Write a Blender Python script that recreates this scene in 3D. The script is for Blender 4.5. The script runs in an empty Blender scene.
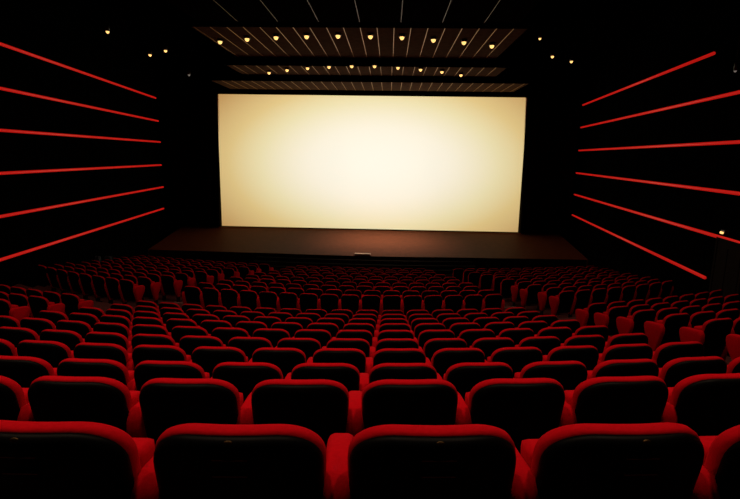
import bpy, bmesh, math, random
from mathutils import Vector, Matrix
random.seed(7)
C = bpy.context.scene.collection
R_ = math.radians
# ---------------------------------------------------------------- camera numbers
F_PX = 493.0
PITCH, YAW, ROLL = R_(10.5), R_(2.15), R_(0.92)
EYE = 5.80
fwd = Vector((-math.sin(YAW) * math.cos(PITCH), math.cos(YAW) * math.cos(PITCH), -math.sin(PITCH)))
right0 = Vector((math.cos(YAW), math.sin(YAW), 0))
up0 = right0.cross(fwd)
right = right0 * math.cos(ROLL) + up0 * math.sin(ROLL)
up = up0 * math.cos(ROLL) - right0 * math.sin(ROLL)
cam_loc = Vector((0, 0, EYE))
def ray(px, py):
    return fwd + right * ((px - 370) / F_PX) - up * ((py - 249.5) / F_PX)
def project(p):
    v = Vector(p) - cam_loc
    d = v.dot(fwd)
    if d < 0.05: return None
    return 370 + F_PX * v.dot(right) / d, 249.5 - F_PX * v.dot(up) / d, d
def at_z(px, py, z):
    r = ray(px, py); return cam_loc + r * ((z - EYE) / r.z)
def at_y(px, py, y):
    r = ray(px, py); return cam_loc + r * (y / r.y)

XC = -1.24                                    # hall axis
def W(y): return 12.3 - 0.129 * (29.0 - y)    # half width of the hall
# ---------------------------------------------------------------- materials
def mat(name, base, rough=0.6, metal=0.0, spec=0.5, emit=None, strength=0.0, noise=None, bump=0.0, scale=30, sheen=0.0, coat=0.0):
    m = bpy.data.materials.new(name); m.use_nodes = True
    nt = m.node_tree; b = nt.nodes['Principled BSDF']
    b.inputs['Base Color'].default_value = (*base, 1)
    b.inputs['Roughness'].default_value = rough
    b.inputs['Metallic'].default_value = metal
    b.inputs['Specular IOR Level'].default_value = spec
    b.inputs['Sheen Weight'].default_value = sheen
    b.inputs['Coat Weight'].default_value = coat
    if sheen: b.inputs['Sheen Tint'].default_value = (*[min(1, c * 1.5) for c in base], 1)
    if emit:
        b.inputs['Emission Color'].default_value = (*emit, 1)
        b.inputs['Emission Strength'].default_value = strength
    if noise or bump:
        tc = nt.nodes.new('ShaderNodeTexCoord')
        n = nt.nodes.new('ShaderNodeTexNoise'); n.inputs['Scale'].default_value = scale
        n.inputs['Detail'].default_value = 5
        nt.links.new(tc.outputs['Object'], n.inputs['Vector'])
        if noise:
            r = nt.nodes.new('ShaderNodeValToRGB')
            r.color_ramp.elements[0].position = 0.3; r.color_ramp.elements[1].position = 0.7
            r.color_ramp.elements[0].color = (*base, 1); r.color_ramp.elements[1].color = (*noise, 1)
            nt.links.new(n.outputs['Fac'], r.inputs['Fac']); nt.links.new(r.outputs['Color'], b.inputs['Base Color'])
        if bump:
            bp = nt.nodes.new('ShaderNodeBump'); bp.inputs['Strength'].default_value = bump
            bp.inputs['Distance'].default_value = 0.01
            nt.links.new(n.outputs['Fac'], bp.inputs['Height']); nt.links.new(bp.outputs['Normal'], b.inputs['Normal'])
    return m
M = {
    'velvet': mat('red_velvet', (0.42, 0.0022, 0.0065), 0.95, spec=0.02, noise=(0.50, 0.0030, 0.0085), bump=0.15, scale=60),
    'shell': mat('black_seat_shell', (0.001, 0.001, 0.001), 0.5, spec=0.045, bump=0.03, scale=90),
    'plate': mat('seat_number_plate', (0.30, 0.10, 0.08), 0.5, spec=0.3),
    'brass': mat('brass_badge', (0.07, 0.04, 0.015), 0.5, metal=1.0),
    'foot': mat('black_metal', (0.01, 0.01, 0.01), 0.4, metal=0.6),
    'carpet': mat('dark_carpet', (0.055, 0.018, 0.018), 0.95, spec=0.0, noise=(0.09, 0.03, 0.028), bump=0.2, scale=14),
    'nosing': mat('step_nosing', (0.2, 0.08, 0.07), 0.7),
    'wall': mat('black_wall_fabric', (0.0012, 0.001, 0.001), 0.95, spec=0.0, noise=(0.002, 0.0017, 0.0016), bump=0.2, scale=8),
    'drape': mat('black_velvet_drape', (0.004, 0.0035, 0.003), 0.95, spec=0.03, noise=(0.007, 0.006, 0.005), scale=20),
    'stage': mat('brown_stage_boards', (0.085, 0.025, 0.011), 0.6, spec=0.03, noise=(0.105, 0.031, 0.014), bump=0.1, scale=4),
    'riser': mat('dark_stage_step', (0.006, 0.004, 0.003), 0.8, spec=0.02, noise=(0.009, 0.006, 0.004), scale=9),
    'ceiling': mat('black_ceiling', (0.0008, 0.0008, 0.0008), 0.95, spec=0.0, noise=(0.0014, 0.0011, 0.001), scale=6),
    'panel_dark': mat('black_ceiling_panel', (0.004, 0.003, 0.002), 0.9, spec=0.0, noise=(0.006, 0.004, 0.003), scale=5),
    'panel': mat('brown_ceiling_panel', (0.072, 0.040, 0.027), 0.9, spec=0.0, noise=(0.100, 0.056, 0.036), bump=0.1, scale=4),
    'gold': mat('gold_ceiling_strip', (0.40, 0.17, 0.05), 0.4, metal=1.0),
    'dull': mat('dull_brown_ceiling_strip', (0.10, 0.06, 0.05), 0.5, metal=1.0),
    'can': mat('black_lamp_housing', (0.02, 0.02, 0.02), 0.4),
    'lens': mat('warm_lamp_lens', (0.9, 0.7, 0.4), 0.4, emit=(1.0, 0.56, 0.17), strength=1.7),
    'lens_dim': mat('dim_glow_lamp_lens', (0.5, 0.5, 0.48), 0.3, emit=(1.0, 0.9, 0.8), strength=0.12),  # faint emission put in so the lens shows as a dim pale spot
    'neon': mat('red_light_tube', (0.3, 0.01, 0.01), 0.4, emit=(1.0, 0.018, 0.012), strength=0.40),
    'screen': mat('white_projection_screen', (0.85, 0.85, 0.85), 0.95, spec=0.0, bump=0.02, scale=400),
    'door': mat('dark_brown_door', (0.012, 0.006, 0.004), 0.8, spec=0.02, noise=(0.008, 0.004, 0.003), scale=3),
    'grey': mat('grey_metal_post', (0.035, 0.035, 0.045), 0.7, spec=0.05),
    'box': mat('pale_brown_box', (0.42, 0.26, 0.16), 0.6, noise=(0.36, 0.2, 0.13), scale=5),
}
# ---------------------------------------------------------------- helpers
def link_mesh(name, bm, m, parent=None, smooth=False):
    bmesh.ops.recalc_face_normals(bm, faces=bm.faces)
    me = bpy.data.meshes.new(name); bm.to_mesh(me); bm.free()
    if smooth:
        for p in me.polygons: p.use_smooth = True
    me.materials.append(M[m])
    o = bpy.data.objects.new(name, me); C.objects.link(o)
    if parent: o.parent = parent
    return o
def box(bm, x0, x1, y0, y1, z0, z1, mtx=None, bev=0.0):
    vs = []
    for z in (z0, z1):
        for (x, y) in ((x0, y0), (x1, y0), (x1, y1), (x0, y1)):
            v = Vector((x, y, z)); vs.append(bm.verts.new(mtx @ v if mtx else v))
    fs = [bm.faces.new([vs[i] for i in q]) for q in ((3,2,1,0),(4,5,6,7),(0,1,5,4),(1,2,6,5),(2,3,7,6),(3,0,4,7))]
    if bev:
        es = list({e for f in fs for e in f.edges})
        bmesh.ops.bevel(bm, geom=es, offset=bev, segments=2, affect='EDGES', profile=0.6)
def tube(bm, pts, r, n=8, cap=True):
    rings = []
    for i, p in enumerate(pts):
        a = pts[max(i-1, 0)]; b = pts[min(i+1, len(pts)-1)]
        t = (Vector(b) - Vector(a)).normalized()
        u = t.cross(Vector((0, 0, 1)));  u = u.normalized() if u.length > 1e-4 else Vector((1, 0, 0))
        w = t.cross(u)
        rings.append([bm.verts.new(Vector(p) + (u * math.cos(k*2*math.pi/n) + w * math.sin(k*2*math.pi/n)) * r) for k in range(n)])
    for a, b in zip(rings, rings[1:]):
        for k in range(n): bm.faces.new((a[k], a[(k+1) % n], b[(k+1) % n], b[k]))
    if cap: bm.faces.new(rings[0]); bm.faces.new(rings[-1][::-1])
def lathe(bm, prof, n=20, mtx=None):
    rings = []
    for (r, z) in prof:
        rings.append([bm.verts.new((mtx or Matrix()) @ Vector((r*math.cos(k*2*math.pi/n), r*math.sin(k*2*math.pi/n), z))) for k in range(n)])
    for a, b in zip(rings, rings[1:]):
        for k in range(n): bm.faces.new((a[k], a[(k+1) % n], b[(k+1) % n], b[k]))
    bm.faces.new(rings[0]); bm.faces.new(rings[-1][::-1])
def thing(name, label, cat, loc=(0, 0, 0), rz=0, group=None):
    o = bpy.data.objects.new(name, None); C.objects.link(o)
    o.empty_display_size = 0.2
    o.location = loc; o.rotation_euler = (0, 0, rz); o['label'] = label; o['category'] = cat
    if group: o['group'] = group
    return o
def tag(o, label, cat, group=None):
    o['label'] = label; o['category'] = cat
    if group: o['group'] = group
    return o
def struct(o): o['kind'] = 'structure'; return o

# ---------------------------------------------------------------- the seat
def outline(hw_top, hw_bot, z0, z1, rx, rz, rb, n=8):
    """closed loop in x,z: rounded top corners (rx, rz), smaller bottom corners rb"""
    pts = []
    def hw(z):
        t = (z - z0) / (z1 - z0); t = max(0, min(1, t * 1.25)); return hw_bot + (hw_top - hw_bot) * (t * t * (3 - 2 * t))
    side = []
    for k in range(n):                                    # bottom corner
        a = -math.pi/2 + (math.pi/2) * k / (n - 1)
        side.append((hw(z0 + rb) - rb + rb * math.cos(a), z0 + rb + rb * math.sin(a)))
    m = 5
    for k in range(1, m + 1):
        z = z0 + rb + (z1 - rz - z0 - rb) * k / (m + 1); side.append((hw(z), z))
    for k in range(n + 3):
        a = (math.pi/2) * k / (n + 2)
        ca, sa = math.cos(a) ** 0.86, math.sin(a) ** 0.86
        side.append((hw_top - rx + rx * ca, z1 - rz + rz * sa))
    for (x, z) in side[-1:]: pass
    right_side = [(x, z) for x, z in side]
    for k in (0.66, 0.33): right_side.append(((hw_top - rx) * k, z1))
    left_side = [(-x, z) for x, z in reversed(right_side)]
    loop = right_side + [(0.0, z1)] + left_side
    return [(x, z + (0.014 * (1 - (x / hw_top) ** 2) if z > (z0 + z1) / 2 else 0)) for x, z in loop]
def slab(bm, loop, layers, yfun):
    """layers: (y, inset) from the rear to the front; end caps are closed with shrinking rings"""
    xs = [p[0] for p in loop]; zs = [p[1] for p in loop]
    zc = (min(zs) + max(zs)) / 2; hx = max(xs); hz = (max(zs) - min(zs)) / 2
    def ring(y, ins):
        sx = max(0.02, (hx - ins) / hx); sz = max(0.02, (hz - ins) / hz)
        return [bm.verts.new((x * sx, y + yfun(x * sx, zc + (z - zc) * sz), zc + (z - zc) * sz)) for x, z in loop]
    ins0, insn = layers[0], layers[-1]
    full = [(ins0[0], i) for i in (hx * 0.93, hx * 0.6, ins0[1] + 0.055)] + list(layers) + [(insn[0], i) for i in (insn[1] + 0.055, hx * 0.6, hx * 0.93)]
    rs = [ring(y, i) for y, i in full]
    n = len(loop)
    for a, b in zip(rs, rs[1:]):
        for k in range(n): bm.faces.new((a[k], a[(k+1) % n], b[(k+1) % n], b[k]))
    bm.faces.new(rs[0]); bm.faces.new(rs[-1][::-1])
SEAT_TOP = 0.92
def lean(x, z): return -0.20 * (z - 0.45) + 0.9 * x * x + 0.10
PITCH_X = 0.55
def back_cushion_bm():
    bm = bmesh.new()
    slab(bm, outline(0.2435, 0.214, 0.30, 0.906, 0.150, 0.118, 0.05),
         [(-0.004, 0.012), (0.0, 0.004), (0.012, 0.0), (0.036, 0.001), (0.052, 0.008), (0.064, 0.022), (0.071, 0.045)], lean)
    return bm
def back_shell_bm():
    bm = bmesh.new()
    slab(bm, outline(0.2425, 0.212, 0.24, 0.900, 0.150, 0.118, 0.06),
         [(-0.040, 0.052), (-0.037, 0.034), (-0.031, 0.018), (-0.022, 0.008), (-0.012, 0.004), (-0.003, 0.003)], lean)
    return bm
def seat_cushion_bm():
    bm = bmesh.new()
    m = Matrix.Translation((0, 0.185, 0.348)) @ Matrix.Rotation(R_(82), 4, 'X')
    box(bm, -0.224, 0.224, 0.0, 0.40, -0.05, 0.06, m, 0.03)
    return bm
ARM = [(0.10, 0.725), (0.33, 0.70), (0.40, 0.685), (0.435, 0.655), (0.44, 0.60), (0.40, 0.48), (0.29, 0.33), (0.27, 0.17), (0.15, 0.17), (0.13, 0.33), (0.08, 0.50), (0.06, 0.58), (0.065, 0.67)]
def armrest_bm(x):
    bm = bmesh.new(); hw = 0.047
    cy = sum(p[0] for p in ARM) / len(ARM); cz = sum(p[1] for p in ARM) / len(ARM)
    rs = []
    for dx, s in ((-hw, 0.91), (-hw + 0.008, 0.97), (-hw + 0.022, 1.0), (hw - 0.022, 1.0), (hw - 0.008, 0.97), (hw, 0.91)):
        rs.append([bm.verts.new((x + dx, cy + (y - cy) * s, cz + (z - cz) * s)) for y, z in ARM])
    n = len(ARM)
    for a, b in zip(rs, rs[1:]):
        for k in range(n): bm.faces.new((a[k], a[(k+1) % n], b[(k+1) % n], b[k]))
    bm.faces.new(rs[0]); bm.faces.new(rs[-1][::-1])
    return bm
def foot_bm(x):
    bm = bmesh.new()
    box(bm, x - 0.018, x + 0.018, 0.15, 0.28, 0.0, 0.19, None, 0.004)
    box(bm, x - 0.035, x + 0.035, 0.08, 0.34, 0.0, 0.015, None, 0.004)
    return bm
def plate_bm():
    bm = bmesh.new()
    zz = 0.832; yy = lean(0, zz) - 0.0405
    for (z0, z1) in ((zz + 0.022, zz + 0.025), (zz - 0.025, zz - 0.022)):
        box(bm, -0.046, 0.046, yy - 0.004, yy + 0.004, z0, z1)
    pass
    return bm
def ribs_bm():
    bm = bmesh.new()
    for k in range(5):
        z0 = 0.655 - k * 0.013
        pts = []
        for i in range(13):
            x = -0.19 + 0.38 * i / 12
            z = z0 + 0.035 * (x / 0.19) ** 2
            pts.append((x, lean(x, z) - 0.0400 + (0.0 if abs(x) < 0.17 else 0.003), z))
        tube(bm, pts, 0.0014, 5)
    return bm
def badge_bm():
    bm = bmesh.new(); zz = 0.909
    m = Matrix.Translation((0, lean(0, zz) - 0.0325, zz)) @ Matrix.Rotation(R_(62), 4, 'X')
    lathe(bm, [(0.004, 0.0), (0.006, 0.0012), (0.004, 0.003)], 10, m @ Matrix.Diagonal((2.0, 1.0, 1.0, 1.0)))
    return bm

GROUPS = {}
def make_seat(detail, left_arm):
    t = thing('cinema_seat', 'x', 'cinema seat')
    link_mesh('back_cushion', back_cushion_bm(), 'velvet', t, True)
    s = link_mesh('back_shell', back_shell_bm(), 'shell', t, True); s['label'] = 'glossy black plastic shell'
    if detail:
        link_mesh('number_plate', plate_bm(), 'plate', s)
        link_mesh('grooves', ribs_bm(), 'shell', s, True)
        link_mesh('badge', badge_bm(), 'brass', s, True)
    link_mesh('seat_cushion', seat_cushion_bm(), 'velvet', t, True)
    for x in ([-PITCH_X / 2] if left_arm else []) + [PITCH_X / 2]:
        a = link_mesh('armrest', armrest_bm(x), 'velvet', t, True)
        link_mesh('foot', foot_bm(x), 'foot', a)
    return t
def dup(root):
    r = root.copy(); C.objects.link(r)
    for ch in root.children:
        c = ch.copy(); C.objects.link(c); c.parent = r
        for g in ch.children:
            d = g.copy(); C.objects.link(d); d.parent = c
    return r

# ---------------------------------------------------------------- the rows
# centre distance, drop of the seat tops below the eye, arc radius
def from_px(d, y):
    down = (y - 249.5) / F_PX * d
    return d * math.cos(PITCH) - down * math.sin(PITCH), down * math.cos(PITCH) + d * math.sin(PITCH)
near_d = [271.2 / 197 + 1.015 * k for k in range(10)]
near_y = [422.5, 377.5, 361.5, 347, 337.3, 328.8, 322.3, 317.3, 313, 309]
rows = []
for i, (d, y) in enumerate(zip(near_d, near_y)):
    z, dr = from_px(d, y)
    z -= 0.065; dr += 0.012
    if i == 0: z -= 0.035; dr -= 0.020
    rows.append(dict(y=z, top=EYE - dr, R=27 - 0.5 * i, half=4.4, n=16, zone='near', i=i))
far_n = [16, 16, 15, 15, 14, 14, 13, 12, 12, 11]
z0, dr0 = from_px(12.8, 295)
for j in range(10):
    rows.append(dict(y=z0 + 1.05 * j - 0.05, top=EYE - (dr0 + (EYE - SEAT_TOP - dr0) * (j / 9.0)), R=20.5 + 2.0 * j, half=far_n[j] * 0.275, n=far_n[j], zone='far', i=j))
for r in rows: r['floor'] = r['top'] - SEAT_TOP
def turn(r): return 0.02 if r is rows[0] else 0.033 if r['zone'] == 'near' else 0.0
def row_y(r, u): return r['y'] + r['R'] - math.sqrt(max(0.01, r['R'] ** 2 - u * u)) + turn(r) * (u - 1.24)
ORD = ['', 'first', 'second', 'third', 'fourth', 'fifth', 'sixth', 'seventh', 'eighth', 'ninth', 'tenth', 'eleventh', 'twelfth', 'thirteenth', 'fourteenth', 'fifteenth', 'sixteenth']
seats = []
for r in rows:
    rowname = ORD[r['i'] + 1]
    # middle block
    for k in range(r['n']):
        s = (k - (r['n'] - 1) / 2) * PITCH_X
        if r['zone'] == 'near':
            kk = k - 10
            side = f"{ORD[kk + 1]} right of" if kk >= 0 else f"{ORD[-kk]} left of"
            lab = f"red cinema seat in {rowname} row from the camera, {side} the centre-line armrests"
            g = 'cinema seats in the near middle block'
        else:
            lab = f"small red cinema seat, middle block beyond the cross-aisle, {rowname} row, {ORD[k + 1]} from left"
            g = 'cinema seats in the far middle block'
        seats.append((r, s, lab, g, k == 0))
    for sgn, side in ((-1, 'left'), (1, 'right')):
        k = 0
        while True:
            s = sgn * (r['half'] + (1.52 if r['zone'] == 'near' else 1.65 - 0.05 * r['i']) + PITCH_X * (k + 0.5))
            u = r['R'] * math.sin(s / r['R']); y = row_y(r, u)
            if abs(u) + 0.45 > W(y) or y > 25.2 or k > 15: break
            if r['zone'] == 'near':
                lab = f"red cinema seat, near {side} block, {rowname} row from the camera, {ORD[k + 1]} from aisle"
            else:
                lab = f"dim red cinema seat, {side} block beyond the cross-aisle, {rowname} row, {ORD[k + 1]} from aisle"
            seats.append((r, s, lab, f"cinema seats in the {r['zone']} {side} block", (k == 0) if sgn > 0 else None))
            k += 1
placed, beside = [], []      # seats in the picture, and their neighbours just outside it
for (r, s, lab, g, la) in seats:
    phi = s / r['R']; u = r['R'] * math.sin(phi); y = row_y(r, u); phi += turn(r)
    # move the seat foot so that its back stands on the row line
    loc = Vector((XC + u, y, r['floor']))
    vis = [project(loc + Vector((dx, 0, dz))) for dx in (-0.3, 0.3) for dz in (0.45, 0.93)]
    vis = [v for v in vis if v]
    if not vis: continue
    if r is rows[0]: loc.x += 0.012
    xa, xb = max(v[0] for v in vis), min(v[0] for v in vis)
    if xa < -230 or xb > 970 or min(v[1] for v in vis) > 499: continue
    (placed if xa >= -4 and xb <= 744 else beside).append((vis[0][2], loc, phi, lab, g, la, r))
placed.sort(key=lambda t: t[0]); beside = [b for b in beside if b[0] < 12.5]

protos = {}
def seat_at(key):
    """first use hands out the prototype itself, then copies"""
    if key not in protos:
        protos[key] = make_seat(*key); return protos[key]
    return dup(protos[key])
# la: True = also a left armrest (row end on the left); None = seat of a left block (its outer armrest is on the left)
for n, (d, loc, phi, lab, g, la, r) in enumerate(placed[:300] + beside):
    detail = d < 1.9
    two = la is True
    o = seat_at((detail, two))
    o.location = loc; o.rotation_euler = (0, 0, phi)
    o['label'] = lab; o['category'] = 'cinema seat'; o['group'] = g
# the smallest seats far in front: one object
if len(placed) > 300:
    src = {}
    for mi, (part, m) in enumerate(((back_cushion_bm(), 'velvet'), (back_shell_bm(), 'shell'), (seat_cushion_bm(), 'velvet'), (armrest_bm(PITCH_X / 2), 'velvet'), (foot_bm(PITCH_X / 2), 'foot'))):
        bmesh.ops.recalc_face_normals(part, faces=part.faces)
        part.verts.index_update()
        src[mi] = ([v.co.copy() for v in part.verts], [[v.index for v in f.verts] for f in part.faces], {'velvet': 0, 'shell': 1, 'foot': 2}[m])
        part.free()
    V, Fc, MI = [], [], []
    for (d, loc, phi, lab, g, la, r) in placed[300:]:
        mt = Matrix.Translation(loc) @ Matrix.Rotation(phi, 4, 'Z')
        for mi in src:
            b = len(V); vs, fs, mm = src[mi]
            V += [mt @ v for v in vs]; Fc += [[b + i for i in f] for f in fs]; MI += [mm] * len(fs)
    me = bpy.data.meshes.new('distant_cinema_seats'); me.from_pydata(V, [], Fc)
    for m in ('velvet', 'shell', 'foot'): me.materials.append(M[m])
    for p, mi in zip(me.polygons, MI): p.material_index = mi; p.use_smooth = True
    o = bpy.data.objects.new('distant_cinema_seats', me); C.objects.link(o)
    tag(o, 'hundreds of tiny dim red cinema seats in the rows closest to the stage', 'cinema seats'); o['kind'] = 'stuff'

# ---------------------------------------------------------------- stepped floor
STAGE_Z = 0.80
def wall_u(f, sgn):
    lo, hi = 0.0, 14.0
    for _ in range(40):
        mid = (lo + hi) / 2
        if mid < W(f(mid)): lo = mid
        else: hi = mid
    return lo + 0.1
bm = bmesh.new()
curves = []                                   # (function y(u), floor height in front of the line)
def line_of(r, off): return lambda u, r=r, off=off: row_y(r, max(-r['R'] * 0.97, min(u, r['R'] * 0.97))) + off
curves.append((lambda u: -3.0, rows[0]['floor']))
for k, r in enumerate(rows):
    if k == 0: continue
    off = -0.28
    if r['zone'] == 'far' and r['i'] == 0: off = -0.45
    curves.append((line_of(r, off), r['floor']))
curves.append((lambda u: 30.6, 0.0))
NU = 40
for k in range(len(curves)):
    f, z = curves[k]
    um = wall_u(f, 1); us = [um * (-1 + 2 * i / NU) for i in range(NU + 1)]
    low = [bm.verts.new((XC + u, f(u), z)) for u in us]
    if k + 1 < len(curves):
        g_, zg = curves[k + 1]
        ug = wall_u(g_, 1); ug_ = [ug * (-1 + 2 * i / NU) for i in range(NU + 1)]
        fr = [bm.verts.new((XC + u, g_(u), z)) for u in ug_]
        for i in range(NU): bm.faces.new((low[i], low[i+1], fr[i+1], fr[i]))
        dn = [bm.verts.new((XC + u, g_(u), zg)) for u in ug_]
        if zg != z:
            for i in range(NU): bm.faces.new((fr[i], fr[i+1], dn[i+1], dn[i]))
struct(link_mesh('floor', bm, 'carpet'))
# step nosings in the aisles of both sections
for sgn, nm in ((-1, 'left'), (1, 'right')):
    bm = bmesh.new()
    for k, r in enumerate(rows[1:], 1):
        if r['zone'] == 'far' and r['i'] == 0: continue
        prev = rows[k - 1]; f = line_of(r, -0.28)
        for half, off in ((0.0, 0), (0.5, 0)):
            c = sgn * (r['half'] + 0.76)
            y = f(c) - (0 if half == 0 else 0.45)
            z = prev['floor'] if half == 0 else prev['floor']
            if half: continue
            pts = [(XC + c + dx, f(c + dx), z) for dx in (-0.6, -0.3, 0, 0.3, 0.6)]
            for a, b in zip(pts, pts[1:]):
                q = [bm.verts.new(p) for p in ((a[0], a[1] - 0.05, z + 0.004), (b[0], b[1] - 0.05, z + 0.004), (b[0], b[1] + 0.004, z + 0.004), (a[0], a[1] + 0.004, z + 0.004), (a[0], a[1] + 0.004, z - 0.03), (b[0], b[1] + 0.004, z - 0.03))]
                bm.faces.new(q[:4]); bm.faces.new((q[3], q[2], q[5], q[4]))
    struct(link_mesh(f'trim_{1 if sgn < 0 else 2}', bm, 'nosing'))

# ---------------------------------------------------------------- walls, ceiling
CEIL = EYE + 5.3
for sgn, nm in ((-1, 'wall_left'), (1, 'wall_right')):
    bm = bmesh.new()
    a = Vector((XC + sgn * W(-3.2), -3.2, 0)); b = Vector((XC + sgn * W(30.8), 30.8, 0)); o_ = Vector((sgn * 0.25, 0, 0))
    lo = -0.3
    vs = [bm.verts.new(p) for p in (a, b, b + o_, a + o_)]
    vt = [bm.verts.new(v.co + Vector((0, 0, CEIL - lo))) for v in vs]
    for v in vs: v.co.z = lo
    bm.faces.new(vs); bm.faces.new(vt)
    for i in range(4): bm.faces.new((vs[i], vs[(i+1) % 4], vt[(i+1) % 4], vt[i]))
    # vertical fabric panel battens
    for k in range(16):
        y = -2.0 + 2.05 * k
        p = Vector((XC + sgn * (W(y) - 0.012), y, 0))
        box(bm, p.x - 0.012, p.x + 0.012, y - 0.02, y + 0.02, lo, CEIL - 0.02)
    struct(link_mesh(nm, bm, 'wall'))
bm = bmesh.new(); box(bm, XC - 12.7, XC + 12.7, 30.6, 30.9, -0.3, CEIL)
struct(link_mesh('wall_front', bm, 'wall'))
bm = bmesh.new(); box(bm, XC - 12.7, XC + 12.7, -3.2, 30.9, CEIL, CEIL + 0.2)
# ducts and joists of the dark upper ceiling
for k in range(8):
    y = 1.0 + 3.6 * k
    box(bm, XC - 8.2, XC + 8.2, y, y + 0.25, CEIL - 0.3, CEIL)
struct(link_mesh('ceiling', bm, 'ceiling'))

# suspended panelled canopies with brass strips
def canopy(name, y0, y1, z, hw, step, lab, x0=0.0, sw=0.010, pm='panel'):
    t = thing(name, lab, 'ceiling canopy', (XC, y0, z), 0, 'suspended ceiling canopies')
    bm = bmesh.new(); box(bm, -hw, hw, 0, y1 - y0, 0, 0.12, None, 0.01)
    n = int(hw / step)
    link_mesh('panel', bm, pm, t)
    bm = bmesh.new()
    ks = [k for k in range(-n - 1, n + 2) if abs(x0 + k * step) < hw - 0.1]
    for k in ks:
        x = x0 + k * step
        box(bm, x - sw, x + sw, 0.03, y1 - y0 - 0.03, -0.014, 0.004)
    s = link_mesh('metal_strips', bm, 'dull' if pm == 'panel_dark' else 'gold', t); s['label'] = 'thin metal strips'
    bm = bmesh.new()
    for x in (-hw + 0.3, 0.0, hw - 0.3):
        tube(bm, [(x, (y1 - y0) / 2, 0.1), (x, (y1 - y0) / 2, CEIL - z)], 0.012, 6)
    link_mesh('hanging_rods', bm, 'can', t)
    return t
CZ = EYE + 4.4
g0 = 394; 
xg = at_z(394, 28, CZ).x - XC
CB, CCZ = EYE + 4.1, EYE + 3.85
xg2 = at_z(392, 66, CB).x - XC
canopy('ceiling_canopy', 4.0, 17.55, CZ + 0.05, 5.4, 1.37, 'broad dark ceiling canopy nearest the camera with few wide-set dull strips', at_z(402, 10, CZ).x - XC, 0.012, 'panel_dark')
canopy('ceiling_canopy', 17.95, 23.2, CZ, 5.8, 0.58, 'ceiling canopy carrying the larger row of downlights and gold strips', xg % 0.58)
canopy('ceiling_canopy', 23.45, 26.1, CB, 6.4, 0.52, 'ceiling canopy carrying the smaller, more distant row of downlights', xg2 % 0.52)
canopy('ceiling_canopy', 26.3, 29.7, CCZ, 8.2, 0.52, 'wide brown ceiling canopy just above the screen', xg2 % 0.52)
# dark fascias where the ceiling steps down
for n_, (y0, y1, zz, hw_) in enumerate(((17.6, 17.9, CZ - 0.03, 6.4), (23.22, 23.42, CB - 0.03, 7.3), (26.12, 26.28, CCZ - 0.04, 9.1))):
    bm = bmesh.new(); box(bm, XC - hw_, XC + hw_, y0, y1, zz, CEIL - 0.32)
    struct(link_mesh(f'beam_{n_ + 1}', bm, 'ceiling'))

# ---------------------------------------------------------------- downlights
def downlight(p, r, lab, group, lens='lens', lum=True, tilt=0.0):
    t = thing('downlight', lab, 'ceiling lamp', p, 0, group)
    bm = bmesh.new(); lathe(bm, [(r * 0.95, -0.035), (r * 1.35, -0.035), (r * 1.4, -0.02), (r * 1.3, 0.0), (r * 1.3, 0.06)], 20)
    link_mesh('housing', bm, 'can', t, True)
    bm = bmesh.new(); lathe(bm, [(0.01, -0.03 - r * 1.25), (r * 0.45, -0.03 - r * 1.12), (r * 0.78, -0.03 - r * 0.78), (r * 0.92, -0.03 - r * 0.35), (r * 0.92, -0.03)], 16)
    link_mesh('lens', bm, lens, t, True)
    return t
rowA = [(220,40.4),(247,37.7),(276,36),(306.6,35),(338,34.5),(370.5,35),(402,36),(433.5,38.6),(464,41),(492,44.6)]
rowB = [(269,71.7),(287,69),(307.5,67),(329,65.7),(351.7,65),(374.6,65),(398,66.6),(420.6,68.5),(442,70.8),(461,74)]
for i, (x, y) in enumerate(rowA):
    downlight(at_z(x, y, CZ - 0.052), 0.088, f'glowing round downlight, {ORD[i+1]} from left in the larger nearer ceiling row', 'downlights of the nearer ceiling row')
for i, (x, y) in enumerate(rowB):
    downlight(at_z(x, y, CB - 0.052), 0.08, f'small glowing downlight, {ORD[i+1]} from left in the ceiling row closest to the screen', 'downlights of the row above the screen')
# spot lamps hanging at the sides, on stems from the black ceiling
def spot(px, py, lab, dim=False, r=0.075, dz=4.9, aim=0.0):
    p = at_z(px, py, EYE + dz)
    t = thing('spot_lamp', lab, 'spot lamp', p, 0, 'spot lamps at the sides of the ceiling')
    bm = bmesh.new()
    tube(bm, [(0, 0, 0.2), (0, 0, CEIL - p.z)], 0.015, 6)
    link_mesh('stem', bm, 'can', t)
    bm = bmesh.new(); lathe(bm, [(r * 0.8, -0.03), (r * 1.15, -0.03), (r * 1.15, 0.16), (r * 0.6, 0.22)], 16)
    link_mesh('housing', bm, 'can', t, True)
    bm = bmesh.new(); lathe(bm, [(0.01, -0.02 - r * 1.3), (r * 0.5, -0.02 - r * 1.1), (r * 0.82, -0.02 - r * 0.7), (r * 0.88, -0.025)], 14)
    link_mesh('lens', bm, 'lens_dim' if dim else 'lens', t, True)
spot(107.5, 30.5, 'bright spot lamp high at the left, above the left wall tubes', r=0.07, dz=4.6)
spot(150, 54, 'lower lamp of the lit pair at the upper left', r=0.08)
spot(165.5, 49.7, 'upper lamp of the lit pair at the upper left', r=0.08)
spot(189, 74, 'dim grey spot lamp left of the screen top', True, r=0.07, dz=4.3)
spot(540, 37.5, 'small pale spot lamp, highest of the three right of the canopies', r=0.06)
spot(552.5, 55.5, 'middle lamp of the three lit ones right of the canopies', r=0.08)
spot(571.5, 60.5, 'lowest, rightmost lamp of the three lit ones right of the canopies', r=0.08)
spot(542, 79.5, 'dim grey spot lamp right of the screen top', True, r=0.06, dz=4.2)
spot(727.5, 53, 'small lit lamp beside the end of the topmost right tube', r=0.04, dz=3.05)
spot(735.5, 69.5, 'faint small lamp at the right edge between two red tubes', True, r=0.04, dz=2.45)

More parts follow.
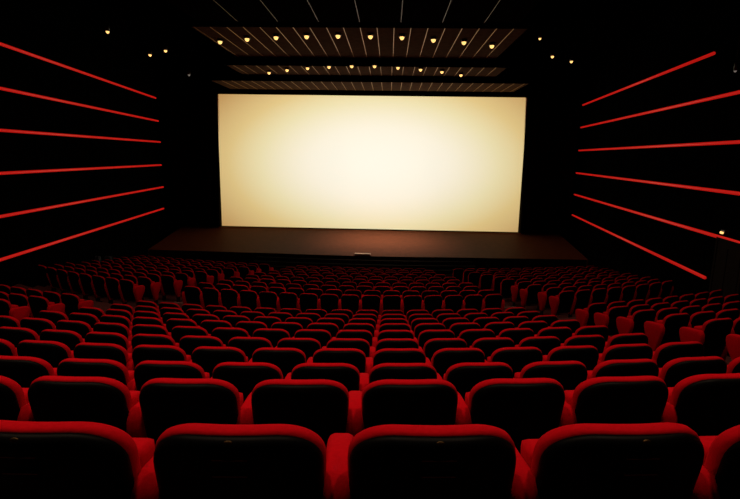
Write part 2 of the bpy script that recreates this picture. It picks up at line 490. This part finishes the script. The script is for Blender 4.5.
# ---------------------------------------------------------------- red light tubes on the side walls
def wall_point(sgn, y, z): return Vector((XC + sgn * (W(y) - 0.07), y, z))
def wall_hit(sgn, px, py):
    r = ray(px, py)
    lo, hi = 2.0, 40.0
    for _ in range(50):
        mid = (lo + hi) / 2; p = cam_loc + r * (mid / r.y)
        if abs(p.x - XC) < W(p.y) - 0.07: lo = mid
        else: hi = mid
    return cam_loc + r * (lo / r.y)
names = ['topmost', 'second', 'third', 'fourth', 'fifth', 'lowest']
for sgn, side, ends in ((-1, 'left', [(155.5, 98), (158, 121), (160, 142), (161, 165), (163, 187), (163.5, 208.5)]),
                        (1, 'right', [(583, 105), (581, 127.5), (579, 150.5), (576.5, 173), (574.5, 194.5), (572.5, 215)])):
    for i, (ex, ey) in enumerate(ends):
        e = wall_hit(sgn, ex, ey)
        y_near = 7.0
        if sgn > 0 and i == 0: y_near = wall_hit(1, 714, 53).y
        if sgn > 0 and i == 5: y_near = wall_hit(1, 705, 276.5).y
        fall_ = ((0.0, 0.05, 0.1, 0.03, 0, 0) if sgn < 0 else (0.14, 0.13, 0.08, 0.06, 0, 0))[i]
        zn = e.z - fall_ * (29 - y_near) / 16.0
        lab = f"{names[i]} glowing red light tube on the {side} wall"
        if 0 < i < 5: lab = f"{names[i]} glowing red light tube from the top on the {side} wall"
        t = thing('light_tube', lab, 'light tube', wall_point(sgn, y_near, zn), 0, f'red light tubes on the {side} wall')
        a = Vector((0, 0, 0)); b = wall_point(sgn, e.y, e.z) - wall_point(sgn, y_near, zn)
        bm = bmesh.new(); tube(bm, [a, b], 0.047, 10); link_mesh('tube', bm, 'neon', t, True)
        bm = bmesh.new()
        ang = math.atan2(b.y, b.x)
        m = Matrix.Rotation(ang, 4, 'Z') @ Matrix.Rotation(-math.asin(b.z / b.length), 4, 'Y'); L = b.length; off = -0.055 if sgn < 0 else 0.055
        # slim black backing channel between the tube and the wall
        sx = 1 if sgn < 0 else -1
        box(bm, 0, L, min(0.034 * sx, 0.064 * sx), max(0.034 * sx, 0.064 * sx), -0.03, 0.03, m)
        link_mesh('channel', bm, 'can', t)

# ---------------------------------------------------------------- screen, masking, stage
SY = 30.0
tl, tr, bl, br = (at_y(x, y, SY) for x, y in ((216.5, 93.5), (526, 98.2), (222.3, 226.2), (519.3, 231.8)))
sx0, sx1 = (tl.x + bl.x) / 2, (tr.x + br.x) / 2; sz0, sz1 = (bl.z + br.z) / 2, (tl.z + tr.z) / 2
print('screen', sx0, sx1, sz0, sz1, [tuple(round(c, 2) for c in p) for p in (tl, tr, bl, br)])
scr = thing('projection_screen', 'huge wide cinema screen glowing warm white above the stage', 'screen', ((sx0 + sx1) / 2, SY, sz0))
hw = (sx1 - sx0) / 2; hh = sz1 - sz0
bm = bmesh.new(); NX = 24
fr = [[bm.verts.new((-hw + 2 * hw * i / NX, 0.0, hh * j)) for i in range(NX + 1)] for j in (0, 1)]
bk = [[bm.verts.new((-hw + 2 * hw * i / NX, 0.03, hh * j)) for i in range(NX + 1)] for j in (0, 1)]
for i in range(NX):
    bm.faces.new((fr[0][i], fr[0][i+1], fr[1][i+1], fr[1][i])); bm.faces.new((bk[0][i], bk[1][i], bk[1][i+1], bk[0][i+1]))
    for j in (0, 1): bm.faces.new((fr[j][i], bk[j][i], bk[j][i+1], fr[j][i+1]))
for i in (0, NX): bm.faces.new((fr[0][i], fr[1][i], bk[1][i], bk[0][i]))
link_mesh('screen_surface', bm, 'screen', scr)
bm = bmesh.new(); q = 0.12
box(bm, -hw - q, hw + q, -0.06, 0.06, -0.05, 0.0); box(bm, -hw - q, hw + q, -0.06, 0.06, hh, hh + q)
box(bm, -hw - q, -hw, -0.06, 0.06, 0, hh); box(bm, hw, hw + q, -0.06, 0.06, 0, hh)
f = link_mesh('masking_frame', bm, 'drape', scr); f['label'] = 'matt black cloth border'
# black drapes at both sides of the screen
def drape(name, xa, xb, y, z0_, z1_, lab):
    t = tag(bpy.data.objects.new('x', None), '', '') if False else None
    bm = bmesh.new(); n = int((xb - xa) / 0.06)
    cols = []
    for i in range(n + 1):
        x = xa + (xb - xa) * i / n
        yy = y + 0.09 * math.sin(x * 11.0) + 0.03 * math.sin(x * 27.0 + 1)
        cols.append([bm.verts.new((x, yy + 0.012 * math.sin(z_ * 3 + x), z_)) for z_ in (z0_, (z0_ + z1_) / 2, z1_)])
    for a, b in zip(cols, cols[1:]):
        for j in range(2): bm.faces.new((a[j], b[j], b[j+1], a[j+1]))
    o = link_mesh(name, bm, 'drape', None, True)
    md = o.modifiers.new('thickness', 'SOLIDIFY'); md.thickness = 0.02
    return tag(o, lab, 'curtain', 'black drapes beside the screen')
drape('stage_curtain', XC - 12.0, sx0 - 0.15, 29.8, sz0 - 0.03, CEIL - 0.4, 'tall folded black drape left of the screen')
drape('stage_curtain', sx1 + 0.15, XC + 12.0, 29.8, sz0 - 0.03, CEIL - 0.4, 'tall folded black drape right of the screen')
# stage with a curved front and shallow dark steps
def stage_front(u, grow):
    y = 25.0 + 0.010 * u * u if abs(u) < 4.5 else 25.2 + 0.03 * (abs(u) - 4.5)
    return y - grow
def arc_slab(bm, grow, z0_, z1_, hw_, yback, zback=None):
    zback = z1_ if zback is None else zback
    n = 48; a = []
    for i in range(n + 1):
        u = -hw_ + 2 * hw_ * i / n
        x = XC + u
        a.append([bm.verts.new((x, stage_front(u, grow), z0_)), bm.verts.new((x, stage_front(u, grow), z1_)), bm.verts.new((x, yback, zback)), bm.verts.new((x, yback, z0_))])
    for p, q_ in zip(a, a[1:]):
        for j in range(4): bm.faces.new((p[j], q_[j], q_[(j+1) % 4], p[(j+1) % 4]))
    bm.faces.new(a[0]); bm.faces.new(a[-1][::-1])
bm = bmesh.new(); arc_slab(bm, 0, 0, STAGE_Z, 11.6, 30.1, sz0 - 0.06)
st = struct(link_mesh('floor_stage', bm, 'stage'))
for k, g_ in enumerate((0.32, 0.64, 0.96, 1.28)):
    bm = bmesh.new(); arc_slab(bm, g_, 0, STAGE_Z - 0.16 * (k + 1), 5.6 + 0.1 * k, 25.6)
    struct(link_mesh(f'trim_{k + 3}', bm, 'riser'))
bm = bmesh.new()
n = 60
for i in range(n):
    u0, u1 = -11.5 + 23 * i / n, -11.5 + 23 * (i + 1) / n
    q_ = [bm.verts.new(p) for p in ((XC + u0, stage_front(u0, 0.012), 0), (XC + u1, stage_front(u1, 0.012), 0), (XC + u1, stage_front(u1, 0.012), STAGE_Z + 0.004), (XC + u0, stage_front(u0, 0.012), STAGE_Z + 0.004), (XC + u1, stage_front(u1, -0.10), STAGE_Z + 0.004), (XC + u0, stage_front(u0, -0.10), STAGE_Z + 0.004))]
    bm.faces.new(q_[:4]); bm.faces.new((q_[3], q_[2], q_[4], q_[5]))
struct(link_mesh('trim_7', bm, 'riser'))
p = at_z(362, 257.5, STAGE_Z)
t = thing('prompter_box', 'low pale brown box at the centre of the stage edge', 'box', (p.x, 25.14, STAGE_Z + 0.02))
bm = bmesh.new(); box(bm, -0.42, 0.42, -0.1, 0.22, 0, 0.09, None, 0.02); link_mesh('body', bm, 'box', t)
bm = bmesh.new(); box(bm, -0.36, 0.36, -0.108, -0.098, 0.02, 0.06); g1 = link_mesh('grille', bm, 'can', t)

# door with a small lamp in the right wall, posts by the left wall
dp = wall_hit(1, 731, 250)
fl = rows[9]['floor']
bm = bmesh.new(); ang = math.atan(0.129)
m = Matrix.Translation((dp.x - 0.0, dp.y, fl)) @ Matrix.Rotation(-ang, 4, 'Z')
box(bm, -0.03, 0.03, -0.62, 0.62, 0.0, 2.05, m, 0.004)
for s in (-0.31, 0.31): box(bm, -0.045, -0.03, s - 0.24, s + 0.24, 0.2, 1.9, m, 0.004)
dr = struct(link_mesh('door_1', bm, 'door'))
bm = bmesh.new()
for s in (-1, 1): box(bm, -0.05, 0.03, s * 0.66 - 0.04, s * 0.66 + 0.04, 0, 2.13, m)
box(bm, -0.05, 0.03, -0.62, 0.62, 2.05, 2.13, m)
struct(link_mesh('trim_8', bm, 'door'))
p = wall_hit(1, 724.5, 232.5)
t = thing('wall_lamp', 'tiny warm lamp above the door in the right wall', 'wall lamp', (p.x, p.y, p.z), -ang)
bm = bmesh.new(); box(bm, -0.05, 0.07, -0.10, 0.10, -0.02, 0.06, None, 0.01); link_mesh('housing', bm, 'can', t)
bm = bmesh.new(); box(bm, -0.085, -0.05, -0.065, 0.065, -0.035, 0.02, None, 0.01); link_mesh('lens', bm, 'lens', t)

for (px, py, lab) in ((97, 262, 'short dark grey post beside the left wall, the one nearer the camera'), (108.5, 262, 'short grey post by the left wall, the one nearer the stage')):
    p = at_y(px, py, 20.0 if px < 100 else 20.8)
    fl_ = 0.9
    t = thing('aisle_post', lab, 'post', (p.x, p.y, p.z - 1.1), 0, 'grey posts by the left wall')
    bm = bmesh.new(); box(bm, -0.14, 0.14, -0.10, 0.10, 0.03, 1.35, None, 0.03); link_mesh('post', bm, 'grey', t)
    bm = bmesh.new(); box(bm, -0.22, 0.22, -0.18, 0.18, 0.0, 0.03); link_mesh('base', bm, 'can', t)

# ---------------------------------------------------------------- lights
# the projector, high at the back of the hall: its beam is a rectangle that only covers the screen
proj = Vector(((sx0 + sx1) / 2, -2.6, EYE + 3.4))
target = Vector(((sx0 + sx1) / 2, SY, (sz0 + sz1) / 2))
L = bpy.data.lights.new('projector_beam', 'SPOT')
L.energy = 50500; L.color = (1.0, 1.0, 1.0); L.spot_size = R_(44); L.spot_blend = 0.05; L.shadow_soft_size = 0.02
L.use_nodes = True
nt = L.node_tree; em = nt.nodes['Emission']
tc = nt.nodes.new('ShaderNodeTexCoord'); sep = nt.nodes.new('ShaderNodeSeparateXYZ')
nt.links.new(tc.outputs['Normal'], sep.inputs[0])
def mth(op, a, b=None):
    n = nt.nodes.new('ShaderNodeMath'); n.operation = op
    for i, v in enumerate((a, b)):
        if v is None: continue
        if isinstance(v, (int, float)): n.inputs[i].default_value = v
        else: nt.links.new(v, n.inputs[i])
    return n.outputs[0]
zz = mth('ABSOLUTE', sep.outputs[2])
uu = mth('ABSOLUTE', mth('DIVIDE', sep.outputs[0], zz)); vv = mth('ABSOLUTE', mth('DIVIDE', sep.outputs[1], zz))
dist = (target - proj).length
mask = mth('MULTIPLY', mth('LESS_THAN', uu, hw * 1.004 / dist), mth('LESS_THAN', vv, hh / 2 * 1.012 / dist))
# lens fall-off of the projector: bright warm white centre, amber towards the corners
ru = mth('DIVIDE', mth('SUBTRACT', mth('DIVIDE', sep.outputs[0], zz), 0.06 * hw / dist), hw / dist); rv = mth('DIVIDE', vv, hh / 2 / dist)
r2 = mth('ADD', mth('MULTIPLY', ru, ru), mth('MULTIPLY', mth('MULTIPLY', rv, rv), 0.7))
ramp = nt.nodes.new('ShaderNodeValToRGB'); cr = ramp.color_ramp
stops = [(0.0, (0.96, 0.93, 0.79)), (0.1, (0.95, 0.89, 0.72)), (0.31, (0.84, 0.75, 0.44)), (0.5, (0.76, 0.58, 0.25)), (1.0, (0.48, 0.24, 0.07))]
while len(cr.elements) < len(stops): cr.elements.new(0.5)
for e, (p_, c_) in zip(cr.elements, stops): e.position = p_; e.color = (*c_, 1)
nt.links.new(mth('MULTIPLY', r2, 0.5), ramp.inputs['Fac']); nt.links.new(ramp.outputs['Color'], em.inputs['Color'])
nt.links.new(mask, em.inputs['Strength'])
lo = bpy.data.objects.new('projector_beam', L); C.objects.link(lo); lo.location = proj
lo.rotation_euler = (target - proj).to_track_quat('-Z', 'Y').to_euler()

A = bpy.data.lights.new('added_stage_fill', 'AREA'); A.shape = 'RECTANGLE'; A.size = 5.0; A.size_y = 0.4  # unseen area light added to brighten the middle of the stage
A.energy = 125; A.color = (1.0, 0.74, 0.50); A.spread = R_(40)
o = bpy.data.objects.new('added_stage_fill', A); C.objects.link(o); o.location = (XC + 0.9, 29.62, EYE + 3.72)
o.rotation_euler = (R_(-12.5), 0, 0)
# house lamps in the ceiling over the audience
def house(name, x, y, z, power, size, col=(1.0, 0.72, 0.5), aim=None, spread=180):
    A = bpy.data.lights.new(name, 'AREA'); A.shape = 'DISK'; A.size = size; A.energy = power; A.color = col
    A.spread = R_(spread)
    o = bpy.data.objects.new(name, A); C.objects.link(o); o.location = (x, y, z)
    if aim: o.rotation_euler = (Vector(aim) - Vector((x, y, z))).to_track_quat('-Z', 'Y').to_euler()
    return o
for x in (-4.2, -1.2, 1.8):
    house('house_light', XC + 1.2 + x, 2.6, CZ - 0.05, 45, 0.5, spread=120)
for x in (-6, -2, 2, 6):
    house('house_light', XC + x, 7.5, CZ - 0.05, 40, 0.5, spread=130)
for x in (-6, -2, 2, 6):
    house('house_light', XC + x, 14.0, CZ - 0.05, 26, 0.5, spread=130)

# ---------------------------------------------------------------- world, camera, view
w = bpy.data.worlds.new('world'); bpy.context.scene.world = w; w.use_nodes = True
w.node_tree.nodes['Background'].inputs[0].default_value = (0, 0, 0, 1)
cd = bpy.data.cameras.new('camera'); cam = bpy.data.objects.new('camera', cd); C.objects.link(cam)
cd.sensor_width = 36.0; cd.lens = F_PX / 740 * 36.0; cd.clip_end = 200; cd.clip_start = 0.05
m = Matrix((right, up, -fwd)).transposed().to_4x4(); m.translation = cam_loc
cam.matrix_world = m
sc = bpy.context.scene; sc.camera = cam
sc.view_settings.view_transform = 'Standard'; sc.view_settings.look = 'None'
sc.view_settings.exposure = 0.0; sc.view_settings.gamma = 1.0; sc.view_settings.use_curve_mapping = False
sc.cycles.max_bounces = 6; sc.cycles.use_denoising = True
